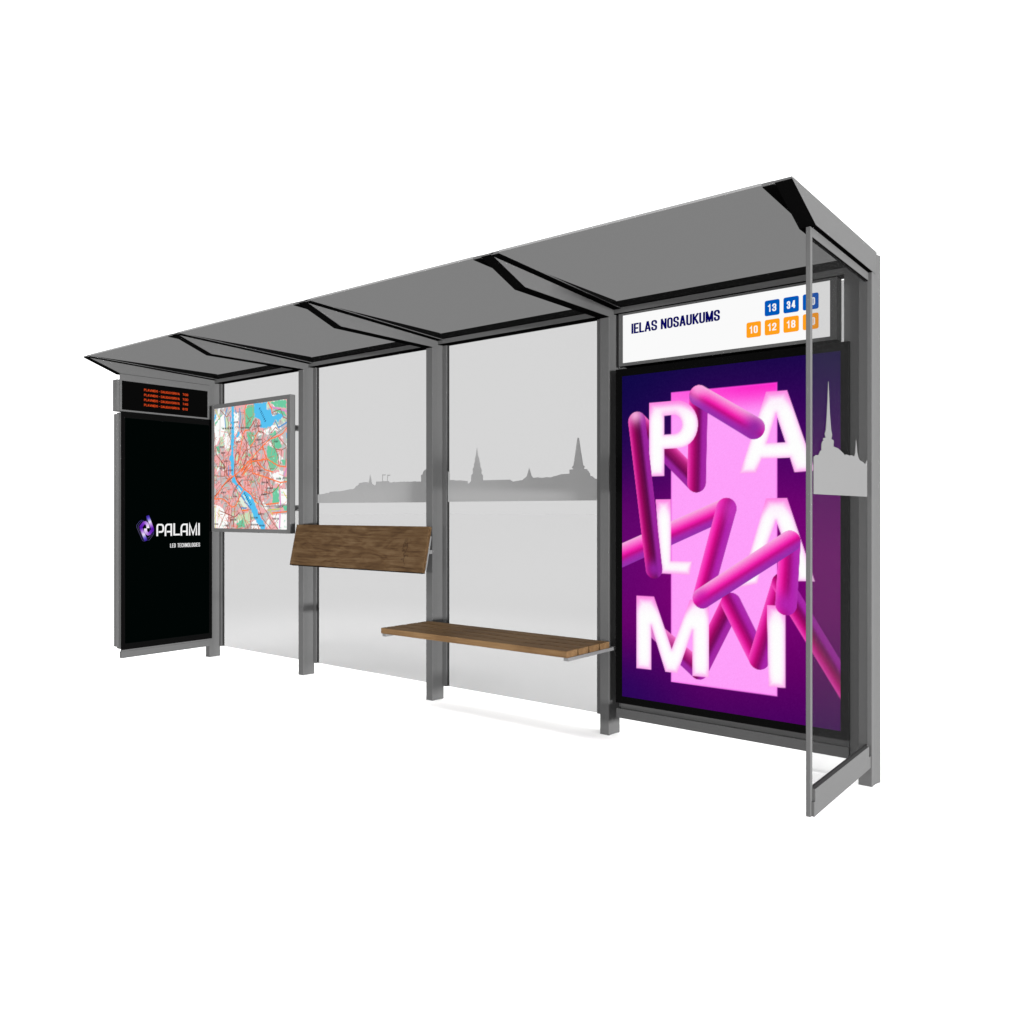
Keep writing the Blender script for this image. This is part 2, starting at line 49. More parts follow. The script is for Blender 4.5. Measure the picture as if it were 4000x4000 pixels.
def glass(name, face_tint, haze=.01, grey=.1):
    # clear sheet: every face passes face_tint of the light, plus a trace of grey diffuse
    m = bpy.data.materials.new(name); m.use_nodes = True
    nt = m.node_tree; nt.nodes.clear()
    o = nt.nodes.new('ShaderNodeOutputMaterial'); t = nt.nodes.new('ShaderNodeBsdfTransparent')
    d = nt.nodes.new('ShaderNodeBsdfDiffuse'); mx = nt.nodes.new('ShaderNodeMixShader')
    t.inputs['Color'].default_value = (face_tint, face_tint, face_tint, 1)
    d.inputs['Color'].default_value = (grey, grey, grey, 1)
    mx.inputs['Fac'].default_value = haze
    nt.links.new(t.outputs[0], mx.inputs[1]); nt.links.new(d.outputs[0], mx.inputs[2])
    nt.links.new(mx.outputs[0], o.inputs['Surface'])
    return m

def wood(name, dark, mid, light, seed, knots=True, sc=(1.6, 34, 34)):
    m = bpy.data.materials.new(name); m.use_nodes = True
    nt = m.node_tree; b = nt.nodes['Principled BSDF']; N = nt.nodes.new; K = nt.links.new
    b.inputs['Roughness'].default_value = .6; b.inputs['Specular IOR Level'].default_value = .03
    tc = N('ShaderNodeTexCoord'); mp = N('ShaderNodeMapping')
    mp.inputs['Location'].default_value = (seed, seed*1.7, seed*.6)
    mp.inputs['Scale'].default_value = sc
    n1 = N('ShaderNodeTexNoise'); n1.inputs['Scale'].default_value = 1.6; n1.inputs['Detail'].default_value = 9
    n1.inputs['Roughness'].default_value = .68; n1.inputs['Distortion'].default_value = 1.1
    mp2 = N('ShaderNodeMapping'); mp2.inputs['Scale'].default_value = (2.2, 9, 9)
    mp2.inputs['Location'].default_value = (seed*2, 0, seed)
    n2 = N('ShaderNodeTexNoise'); n2.inputs['Scale'].default_value = 1.5; n2.inputs['Detail'].default_value = 5
    n2.inputs['Distortion'].default_value = 2.6 if knots else .6
    mix = N('ShaderNodeMix'); mix.data_type = 'FLOAT'; mix.inputs['Factor'].default_value = .42
    rp = N('ShaderNodeValToRGB'); e = rp.color_ramp.elements
    e[0].position = .33; e[0].color = (*dark, 1); e[1].position = .68; e[1].color = (*light, 1)
    x = rp.color_ramp.elements.new(.49); x.color = (*mid, 1)
    K(tc.outputs['Object'], mp.inputs['Vector']); K(mp.outputs[0], n1.inputs['Vector'])
    K(tc.outputs['Object'], mp2.inputs['Vector']); K(mp2.outputs[0], n2.inputs['Vector'])
    K(n1.outputs['Fac'], mix.inputs['A']); K(n2.outputs['Fac'], mix.inputs['B'])
    K(mix.outputs['Result'], rp.inputs['Fac']); K(rp.outputs['Color'], b.inputs['Base Color'])
    if knots:
        sx = N('ShaderNodeSeparateXYZ'); K(tc.outputs['Object'], sx.inputs[0])
        n3 = N('ShaderNodeTexNoise'); n3.inputs['Scale'].default_value = 34; n3.inputs['Detail'].default_value = 3
        K(tc.outputs['Object'], n3.inputs['Vector'])
        def math_(op, a, b):
            m_ = N('ShaderNodeMath'); m_.operation = op
            for q, v in zip((0, 1), (a, b)):
                if isinstance(v, (int, float)): m_.inputs[q].default_value = v
                else: K(v, m_.inputs[q])
            return m_.outputs[0]
        off = math_('MULTIPLY', math_('SUBTRACT', n3.outputs['Fac'], .5), .17)
        dx = math_('ABSOLUTE', math_('SUBTRACT', math_('SUBTRACT', sx.outputs['X'], .535), off), 0)
        line = math_('SUBTRACT', 1.0, math_('MINIMUM', math_('DIVIDE', dx, .017), 1.0))
        dz = math_('MINIMUM', math_('DIVIDE', math_('ABSOLUTE', math_('ADD', sx.outputs['Z'], .02), 0), .105), 1.0)
        msk = math_('MULTIPLY', math_('MULTIPLY', line, math_('SUBTRACT', 1.0, math_('POWER', dz, 4.0))), .7)
        mc_ = N('ShaderNodeMix'); mc_.data_type = 'RGBA'
        K(msk, mc_.inputs['Factor']); K(rp.outputs['Color'], mc_.inputs['A']); mc_.inputs['B'].default_value = (dark[0]*.6, dark[1]*.55, dark[2]*.5, 1)
        K(mc_.outputs['Result'], b.inputs['Base Color'])
    bp = N('ShaderNodeBump'); bp.inputs['Strength'].default_value = .08; bp.inputs['Distance'].default_value = .002
    K(n1.outputs['Fac'], bp.inputs['Height']); K(bp.outputs[0], b.inputs['Normal'])
    return m

METAL  = principled('grey_powder_coated_aluminium', (METAL_A,)*3, .55, .04, .02)
METAL2 = principled('grey_case_aluminium', (METAL_A*1.25,)*3, .55, .04, .02)
BRIGHT = principled('bare_aluminium', (.07,)*3, .4, .1, .03)
STEEL  = principled('satin_steel', (.22,)*3, .35, .5, .03)
BLACK  = principled('black_shade', (.0012,)*3, .8, 0.0)  # black standing in for shade under parts and in the post gap
BEZEL  = principled('black_screen_border', (.0012,)*3, .5, .0)
EDGE   = principled('glass_edge_trim', (.09,)*3, .5, .1)
CLEAR  = glass('clear_shelter_glass', CLEAR_T, .008, .3)
ENDCLEAR = glass('clear_end_glass', END_T, .006, .3)
TINT   = glass('grey_tinted_roof_glass', ROOF_T, .004, .1)
def film(name, a):
    # frosted vinyl: half reflects, half lets light through
    m = bpy.data.materials.new(name); m.use_nodes = True
    nt = m.node_tree; nt.nodes.clear(); N = nt.nodes.new
    o = N('ShaderNodeOutputMaterial'); d = N('ShaderNodeBsdfDiffuse'); l = N('ShaderNodeBsdfTranslucent'); mx = N('ShaderNodeMixShader')
    d.inputs['Color'].default_value = (a, a, a, 1); l.inputs['Color'].default_value = (a, a, a, 1); mx.inputs['Fac'].default_value = .5
    nt.links.new(d.outputs[0], mx.inputs[1]); nt.links.new(l.outputs[0], mx.inputs[2]); nt.links.new(mx.outputs[0], o.inputs['Surface'])
    return m
DECALE = film('grey_end_skyline_film', DECALE_A)
DECAL  = film('pale_grey_skyline_film', DECAL_A)
WOODB  = wood('brown_oiled_board', (.012,.0060,.0026), (.031,.0172,.0075), (.056,.036,.0185), 3.1, True, (1.3, 40, 46))
WOODS  = wood('brown_oiled_slat', (.033,.0175,.0075), (.064,.037,.0170), (.096,.060,.029), 8.7, False, (1.3, 46, 46))
WHITEP = emitter('glowing_white_sign_sheet', srgb((250,250,250)))  # glow added to keep the sheet evenly white; lettering and tiles likewise
NAVY   = emitter('navy_sign_lettering', srgb((2,2,92)))
BLUE   = emitter('blue_route_tile', srgb((0,88,184)))
ORANGE = emitter('orange_route_tile', srgb((255,161,28)))
WHITET = emitter('white_tile_figures', srgb((250,250,250)))
LEDO   = emitter('orange_led_lettering', srgb((238,82,34)))
LEDW   = emitter('white_screen_lettering', srgb((244,244,244)))
DARKS  = emitter('dark_display_glass', srgb((10,10,10)))
DARKI  = emitter('dark_green_black_screen', srgb((1,5,4)))
MAPM = emitter('glowing_city_map', (1,1,1), 1.0, 'picture')  # printed sheet given an added glow of its own
PAINTED = emitter('lit_screen_picture', (1,1,1), 1.0, 'picture')

# ------------------------------------------------------------------ object helpers
def thing(name, loc, label, cat):
    o = bpy.data.objects.new(name, None); COL.objects.link(o)
    o.location = loc; o.empty_display_size = .2
    o['label'] = label; o['category'] = cat
    return o

def origin(o):
    v = Vector((0, 0, 0))
    while o is not None:
        v += o.location; o = o.parent
    return v

def obj(name, bm, mats, parent, bevel=0):
    """ONE mesh object built in world coordinates, hung under parent."""
    w = origin(parent) if parent else Vector((0, 0, 0))
    lo = Vector((min(v.co.x for v in bm.verts), min(v.co.y for v in bm.verts), min(v.co.z for v in bm.verts)))
    hi = Vector((max(v.co.x for v in bm.verts), max(v.co.y for v in bm.verts), max(v.co.z for v in bm.verts)))
    c = (lo + hi)/2
    bmesh.ops.translate(bm, verts=bm.verts, vec=-c)
    bmesh.ops.recalc_face_normals(bm, faces=bm.faces)
    me = bpy.data.meshes.new(name); bm.to_mesh(me); bm.free()
    for m in (mats if isinstance(mats, (list, tuple)) else [mats]): me.materials.append(m)
    o = bpy.data.objects.new(name, me); COL.objects.link(o)
    o.parent = parent; o.location = c - w
    if bevel:
        b = o.modifiers.new('bevel', 'BEVEL'); b.width = bevel; b.segments = 2; b.limit_method = 'ANGLE'
    return o

def box(x0, x1, y0, y1, z0, z1, bm=None):
    bm = bm or bmesh.new()
    v = [bm.verts.new(p) for p in ((x0,y0,z0),(x1,y0,z0),(x1,y1,z0),(x0,y1,z0),(x0,y0,z1),(x1,y0,z1),(x1,y1,z1),(x0,y1,z1))]
    for f in ((0,3,2,1),(4,5,6,7),(0,1,5,4),(1,2,6,5),(2,3,7,6),(3,0,4,7)): bm.faces.new([v[i] for i in f])
    return bm

def prism(pts, to3, d0, d1, bm=None):
    """closed polygon pts (u,v) extruded from depth d0 to d1; to3(u,v,d) -> xyz"""
    bm = bm or bmesh.new()
    a = [bm.verts.new(to3(u, v, d0)) for u, v in pts]; b = [bm.verts.new(to3(u, v, d1)) for u, v in pts]
    n = len(pts)
    bm.faces.new(a); bm.faces.new(b[::-1])
    for i in range(n):
        j = (i+1) % n
        bm.faces.new((a[i], b[i], b[j], a[j]))
    return bm

def holed_frame(u0, u1, v0, v1, iu0, iu1, iv0, iv1, to3, d0, d1):
    """picture-frame ring, mitred, as one mesh"""
    bm = bmesh.new()
    O = [(u0,v0),(u1,v0),(u1,v1),(u0,v1)]; I = [(iu0,iv0),(iu1,iv0),(iu1,iv1),(iu0,iv1)]
    V = {(k,d): [bm.verts.new(to3(u, v, d)) for u, v in P] for k, P in (('o',O),('i',I)) for d in (d0,d1)}
    for i in range(4):
        j = (i+1) % 4
        for d in (d0, d1): bm.faces.new((V['o',d][i], V['o',d][j], V['i',d][j], V['i',d][i]))
        for k in 'oi': bm.faces.new((V[k,d0][i], V[k,d0][j], V[k,d1][j], V[k,d1][i]))
    return bm

def cylinder_y(x, z, y0, y1, r, n=20):
    bm = bmesh.new()
    a = [bm.verts.new((x+r*math.cos(t), y0, z+r*math.sin(t))) for t in (2*math.pi*i/n for i in range(n))]
    b = [bm.verts.new((v.co.x, y1, v.co.z)) for v in a]
    bm.faces.new(a); bm.faces.new(b[::-1])
    for i in range(n): f = bm.faces.new((a[i], a[(i+1)%n], b[(i+1)%n], b[i])); f.smooth = True
    return bm

front = lambda u, v, d: (u, d, v)        # a plane that faces the street: u = x, v = z, depth = y
end   = lambda u, v, d: (d, u, v)        # a plane that faces along the shelter: u = y, v = z, depth = x

# ------------------------------------------------------------------ lettering
GL = {
 'I': (0, [[(0,0),(0,1)]]),
 'E': (.8, [[(1,0),(0,0),(0,1),(1,1)],[(0,.5),(.85,.5)]]),
 'L': (.8, [[(0,1),(0,0),(1,0)]]),
 'A': (1.1, [[(0,0),(.44,1),(.56,1),(1,0)],[(.16,.27),(.84,.27)]]),
 'S': (1, [[(1,.74),(1,.86),(.86,.97),(.7,1),(.3,1),(.14,.97),(0,.86),(0,.68),(.12,.58),(.88,.42),(1,.32),(1,.14),(.86,.03),(.7,0),(.3,0),(.14,.03),(0,.14),(0,.26)]]),
 'N': (1.05, [[(0,0),(0,1)],[(0.02,1),(.98,0)],[(1,0),(1,1)]]),
 'O': (1, [[(.5,1),(.3,1),(.1,.95),(0,.83),(0,.17),(.1,.05),(.3,0),(.7,0),(.9,.05),(1,.17),(1,.83),(.9,.95),(.7,1),(.5,1)]]),
 'U': (1, [[(0,1),(0,.17),(.1,.05),(.3,0),(.7,0),(.9,.05),(1,.17),(1,1)]]),
 'K': (1.05, [[(0,0),(0,1)],[(1,1),(.05,.4)],[(.33,.56),(1,0)]]),
 'M': (1.4, [[(0,0),(0,1)],[(.02,1),(.5,.02)],[(.5,.02),(.98,1)],[(1,1),(1,0)]]),
 'P': (1, [[(0,0),(0,1),(.7,1),(.92,.94),(1,.84),(1,.6),(.92,.5),(.7,.44),(0,.44)]]),
 'V': (1.1, [[(0,1),(.46,0),(.54,0),(1,1)]]),
 'D': (1, [[(0,0),(0,1),(.65,1),(.9,.93),(1,.8),(1,.2),(.9,.07),(.65,0),(0,0)]]),
 'G': (1, [[(1,.78),(.95,.9),(.7,1),(.3,1),(.1,.95),(0,.83),(0,.17),(.1,.05),(.3,0),(.7,0),(.9,.05),(1,.17),(1,.45),(.58,.45)]]),
 'R': (1, [[(0,0),(0,1),(.7,1),(.92,.94),(1,.84),(1,.62),(.92,.52),(.7,.47),(0,.47)],[(.55,.47),(1,0)]]),
 'T': (.95, [[(0,1),(1,1)],[(.5,1),(.5,0)]]),
 'C': (1, [[(1,.74),(.95,.9),(.7,1),(.3,1),(.1,.95),(0,.83),(0,.17),(.1,.05),(.3,0),(.7,0),(.95,.1),(1,.26)]]),
 'H': (1, [[(0,0),(0,1)],[(1,0),(1,1)],[(0,.5),(1,.5)]]),
 'Z': (.9, [[(0,1),(1,1),(0,0),(1,0)]]),
 '-': (.6, [[(0,.45),(1,.45)]]),
 ':': (0, [[(0,.06),(0,.2)],[(0,.56),(0,.7)]]),
 '1': (.6, [[(0,.8),(.45,.86),(.8,1),(.8,0)]]),
 '2': (1, [[(0,.72),(0,.84),(.12,.95),(.3,1),(.7,1),(.88,.95),(1,.84),(1,.68),(.9,.5),(0,.08),(0,0),(1,0)]]),
 '3': (1, [[(0,.76),(.05,.9),(.3,1),(.7,1),(.92,.94),(1,.84),(1,.66),(.9,.56),(.7,.52),(.4,.52)],[(.7,.52),(.92,.46),(1,.36),(1,.16),(.9,.05),(.7,0),(.3,0),(.05,.1),(0,.24)]]),
 '4': (1.1, [[(.78,0),(.78,1),(.66,1),(0,.3),(0,.22),(1,.22)]]),
 '5': (1, [[(.95,1),(.06,1),(0,.48),(.2,.6),(.4,.64),(.7,.64),(.92,.56),(1,.44),(1,.18),(.9,.05),(.7,0),(.3,0),(.05,.1),(0,.22)]]),
 '7': (1, [[(0,1),(1,1),(1,.9),(.35,0)]]),
 '8': (1, [[(.5,.53),(.15,.57),(.02,.68),(.02,.84),(.12,.95),(.3,1),(.7,1),(.88,.95),(.98,.84),(.98,.68),(.85,.57),(.5,.53)],[(.5,.53),(.12,.47),(0,.36),(0,.16),(.1,.05),(.3,0),(.7,0),(.9,.05),(1,.16),(1,.36),(.88,.47),(.5,.53)]]),
 '0': (1, [[(.5,1),(.3,1),(.1,.95),(0,.83),(0,.17),(.1,.05),(.3,0),(.7,0),(.9,.05),(1,.17),(1,.83),(.9,.95),(.7,1),(.5,1)]]),
 '9': (1, [[(0,.22),(.05,.1),(.3,0),(.7,0),(.9,.05),(1,.17),(1,.83),(.9,.95),(.7,1),(.3,1),(.1,.95),(0,.83),(0,.58),(.1,.47),(.3,.43),(.7,.43),(1,.52)]]),
}

def outline(p, t, cap=0.0):
    """the two borders of a ribbon of width t along polyline p, mitred"""
    p = [np.array(q, float) for q in p]; n = len(p)
    closed = n > 3 and np.allclose(p[0], p[-1])
    if closed: p = p[:-1]; n -= 1
    elif cap:
        for i, k in ((0, 1), (-1, -2)):
            d = p[i]-p[k]; p[i] = p[i]+d/np.hypot(*d)*cap
    A, B = [], []
    for i in range(n):
        dirs = []
        if closed or i > 0: d = p[i]-p[i-1]; dirs.append(d/np.hypot(*d))
        if closed or i < n-1: d = p[(i+1) % n]-p[i]; dirs.append(d/np.hypot(*d))
        nn = [np.array((-d[1], d[0])) for d in dirs]
        m = sum(nn); L = np.hypot(*m)
        if L < .3: m = nn[0]; k = 1
        else: m = m/L; k = min(1/max(m@nn[0], .3), 2.2)
        A.append(p[i]+m*k*t/2); B.append(p[i]-m*k*t/2)
    return A, B, closed

def ribbon(bm, p, t, to3, d0, d1, cap=0.0):
    A, B, closed = outline(p, t, cap)
    v = [[bm.verts.new(to3(q[0], q[1], d)) for q in R] for d in (d0, d1) for R in (A, B)]
    n = len(A); last = n if closed else n-1
    for i in range(last):
        j = (i+1) % n
        bm.faces.new((v[0][i], v[0][j], v[1][j], v[1][i])); bm.faces.new((v[2][i], v[3][i], v[3][j], v[2][j]))
        bm.faces.new((v[0][i], v[2][i], v[2][j], v[0][j])); bm.faces.new((v[1][i], v[1][j], v[3][j], v[3][i]))
    if not closed:
        for i in (0, n-1): bm.faces.new((v[0][i], v[1][i], v[3][i], v[2][i]))

def text_strokes(text, u0, v0, width, h, t, gap, stretch=1.0):
    """centre lines of a line of capitals that exactly fills width; the type is widened by stretch"""
    W0 = width/stretch; g = h*gap; sp = h*.22
    n = sum(c != ' ' for c in text); ns = text.count(' ')
    k = (W0-n*t-(len(text)-1)*g-ns*sp)/sum(GL[c][0] for c in text if c != ' ')
    out, u = [], 0.0
    for c in text:
        if c == ' ': u += sp+g; continue
        w, st = GL[c]
        for s in st: out.append([(u+t/2+x*w*k, v0+t/2+y*(h-t)) for x, y in s])
        u += w*k+t+g
    return out

def lettering(name, text, u0, v0, width, h, t, to3, d0, d1, mat, parent, gap=.1, stretch=1.0):
    bm = bmesh.new(); wide = lambda u, v, d: to3(u0+u*stretch, v, d)
    for k, s in enumerate(text_strokes(text, u0, v0, width, h, t, gap, stretch)):
        ribbon(bm, s, t, wide, d0, d1+(d1-d0)*.03*(k % 7), t*.46)
    return obj(name, bm, mat, parent)

# ------------------------------------------------------------------ pictures (screen and map), computed per vertex
def seg_d(X, Y, a, b):
    ax, ay = a[:2]; bx, by = b[:2]; dx, dy = bx-ax, by-ay
    t = np.clip(((X-ax)*dx+(Y-ay)*dy)/(dx*dx+dy*dy+1e-12), 0, 1)
    return np.hypot(X-ax-t*dx, Y-ay-t*dy), t

def line_d(X, Y, p):
    return np.min([seg_d(X, Y, p[i], p[i+1])[0] for i in range(len(p)-1)], axis=0)

def poly_sd(X, Y, p):
    d = line_d(X, Y, p+[p[0]]); ins = np.zeros(X.shape, bool)
    for i in range(len(p)):
        (x0, y0), (x1, y1) = p[i], p[(i+1) % len(p)]
        c = ((y0 > Y) != (y1 > Y))
        if y0 != y1: ins ^= c & (X < (x1-x0)*(Y-y0)/(y1-y0)+x0)
    return np.where(ins, -d, d)

def sm(a, b, x):
    t = np.clip((x-a)/(b-a), 0, 1); return t*t*(3-2*t)

def over(img, col, a):
    img[:] = img*(1-a[:, None]) + np.asarray(col, float)*a[:, None]

def ramp(stops, q):
    xs = [s[0] for s in stops]
    return np.stack([np.interp(q, xs, [s[1][k] for s in stops]) for k in range(3)], 1)

def picture(name, u0, u1, v0, v1, nu, nv, to3, depth, fn, mat, parent):
    us, vs = np.linspace(u0, u1, nu), np.linspace(v0, v1, nv)
    UU, VV = np.meshgrid(us, vs); X, Y = UU.ravel(), VV.ravel()
    img = np.clip(fn(X, Y), 0, 255)/255
    lin = np.where(img <= .04045, img/12.92, ((img+.055)/1.055)**2.4)
    c = np.array(to3((u0+u1)/2, (v0+v1)/2, depth))
    P = np.array(to3(X, Y, np.full(X.shape, depth))).T - c
    idx = np.arange(nu*nv).reshape(nv, nu)
    F = np.stack([idx[:-1,:-1], idx[:-1,1:], idx[1:,1:], idx[1:,:-1]], -1).reshape(-1, 4)
    me = bpy.data.meshes.new(name)
    me.from_pydata(P.tolist(), [], F.tolist()); me.update()
    at = me.attributes.new('picture', 'FLOAT_COLOR', 'POINT')
    at.data.foreach_set('color', np.concatenate([lin, np.ones((len(lin), 1))], 1).astype(np.float32).ravel())
    me.materials.append(mat)
    o = bpy.data.objects.new(name, me); COL.objects.link(o)
    o.parent = parent; o.location = Vector(c) - origin(parent)
    return o

def poster(X, Y):
    R = D['poster_rect']; u0, u1, v0, v1 = R[0][0], R[1][0], R[3][1], R[0][1]
    W, H = u1-u0, v1-v0; x = (X-u0)/W; y = (Y-v0)/H
    img = ramp([(0,(74,3,95)),(.14,(98,1,102)),(.3,(119,3,114)),(.46,(121,6,117)),(.6,(108,4,111)),(.76,(74,4,99)),(.88,(52,5,89)),(1,(28,8,75))], y)
    over(img, (12,9,70), .75*sm(.55, -.05, x)*sm(.42, 1, y))
    over(img, (28,8,88), .68*sm(.5, -.05, x)*sm(.26, 0, y))
    over(img, (70,4,100), .35*sm(.35, 0, x)*sm(.1, .35, y)*sm(.7, .45, y))
    rng = np.random.default_rng(4)
    pk = D['pink']; d = poly_sd(X, Y, pk); px0, px1, py1 = pk[0][0], pk[1][0], pk[0][1]
    top = sm(.17, 0, py1-Y)
    body = ramp([(0,(255,160,250)),(1,(255,44,202))], top*(.55+.45*sm(px0, px1-.1, X)))
    rim = sm(.012, 0, -d)*.45
    body = body*(1-rim[:,None])+np.array((255,90,235))*rim[:,None]
    a = sm(.0015, -.0015, d); img = img*(1-a[:,None])+body*a[:,None]
    edge = .0016
    def tube(img, pts, which, dark=0):
        # nearest segment wins; q runs across the tube from its upper-left side (+1) to the lower-right (-1)
        best = np.full(X.shape, 9.); q = np.zeros(X.shape); tt = np.zeros(X.shape); sg = np.zeros(X.shape, int)
        for i in which:
            a, b = pts[i], pts[i+1]
            dd, t = seg_d(X, Y, a, b); r = a[2]+(b[2]-a[2])*t
            dx, dy = b[0]-a[0], b[1]-a[1]; L = math.hypot(dx, dy); nx, ny = -dy/L, dx/L
            if nx*-.62+ny*.78 < 0: nx, ny = -nx, -ny
            s = ((X-a[0])*nx+(Y-a[1])*ny)/r
            rel = dd/r; m = (rel <= best) if i != which[0] else np.ones(X.shape, bool)
            m = m & (rel < best)
            best = np.where(m, rel, best); q = np.where(m, s, q); tt = np.where(m, t, tt); sg = np.where(m, i, sg)
        steep = np.zeros(X.shape)
        for i in which:
            a, b = pts[i], pts[i+1]; st = abs(b[1]-a[1])/math.hypot(b[0]-a[0], b[1]-a[1])
            steep = np.where(sg == i, st, steep)
        flat = ramp([(-1,(138,46,168)),(-.55,(160,34,166)),(-.2,(190,8,130)),(.05,(240,22,166)),(.42,(252,92,200)),(1,(250,186,230))], q)
        up = ramp([(-1,(172,46,176)),(-.5,(170,26,168)),(-.1,(150,4,110)),(.25,(196,0,120)),(.6,(246,30,170)),(1,(252,90,205))], q)
        c = np.where((steep > .8)[:,None], up, flat)
        if dark:
            dk = ramp([(-1,(150,30,150)),(-.55,(140,30,150)),(-.2,(70,0,55)),(.2,(96,0,54)),(.6,(160,0,95)),(1,(242,60,170))], q)
            c = c*(1-dark)+dk*dark
        c = c*.9+np.array((228,96,196))*.1
        cov = sm(1+edge/.06, 1-edge/.06, best)
        return img*(1-cov[:,None])+c*cov[:,None], cov, tt, sg
    def glow(img, pt, r, col, k, cov):
        a = np.exp(-((X-pt[0])**2+(Y-pt[1])**2)/(r*r))*k*cov
        return img*(1-a[:,None])+np.array(col)*a[:,None]
    def letter(img, key, counter=None):
        p = D['letters'][key]; d = poly_sd(X, Y, p)
        if counter: d = np.maximum(d, -poly_sd(X, Y, D['letters'][counter]))
        zt, zb = max(q[1] for q in p), min(q[1] for q in p); f = (Y-zb)/(zt-zb)
        # soft inner glow, deeper at the upper edges of the letter
        dn = -d; up = sm(.12, 0, zt-Y)*.72+sm(.08, 0, Y-zb)*.28
        k = np.clip(1-dn/.034, 0, 1)**1.4*.62; k = np.clip(k+up*(1-k)*np.clip(1.15-dn/.09, 0, 1), 0, 1)
        c = ramp([(0,(255,255,255)),(.3,(255,238,253)),(.65,(255,178,240)),(1,(255,112,218))], k)
        a = sm(edge, -edge, d)
        return img*(1-a[:,None])+c*a[:,None]
    A, B, C = D['tubeA'], D['tubeB'], D['tubeC']
    img = letter(img, 'A', 'Ac'); img = letter(img, 'B', 'Bc')
    # lower tube, behind M and I
    img, cv, _, _ = tube(img, C, [3, 4], .55)
    img = glow(img, C[5], .12, (240,150,215), .8, cv)
    img, cv, _, _ = tube(img, C, [2], .15); img, cv, _, _ = tube(img, C, [1], .25)
    img, cv, _, _ = tube(img, C, [0], .45)
    img, cv, _, _ = tube(img, B, [0]); img = letter(img, 'L')
    img, cv, _, _ = tube(img, A, [1], .75); img = glow(img, (A[1][0], A[1][1]+.03), .06, (250,170,225), .6, cv)
    img, cv, _, _ = tube(img, A, [2], .5); img = letter(img, 'P', 'Pc')
    img, cv, _, _ = tube(img, A, [0], .9); img = glow(img, (A[1][0]-.012, A[1][1]+.038), .052, (252,176,226), .95, cv); img = glow(img, A[0], .05, (150,35,165), .9, cv)
    cap = seg_d(X, Y, A[3], (A[3][0], A[3][1]-.12))[0]
    img, cv, _, _ = tube(img, A, [3]); img = glow(img, (A[3][0]-.01, A[3][1]+.035), .055, (252,182,230), .7, cv); img = glow(img, A[4], .062, (146,40,160), .95, cv)
    img = letter(img, 'M'); img = letter(img, 'I')
    img, cv, _, _ = tube(img, B, [1]); img = glow(img, (B[1][0]+.02, B[1][1]), .07, (205,60,190), .6, cv)
    img, cv, _, _ = tube(img, B, [3]); img = glow(img, B[4], .06, (182,38,178), .9, cv); img = glow(img, B[3], .06, (205,60,190), .5, cv)
    img, cv, _, _ = tube(img, B, [2])
    img = glow(img, B[2], .05, (185,20,160), .6, cv)
    return img + rng.normal(0, 2.2, X.shape)[:, None]

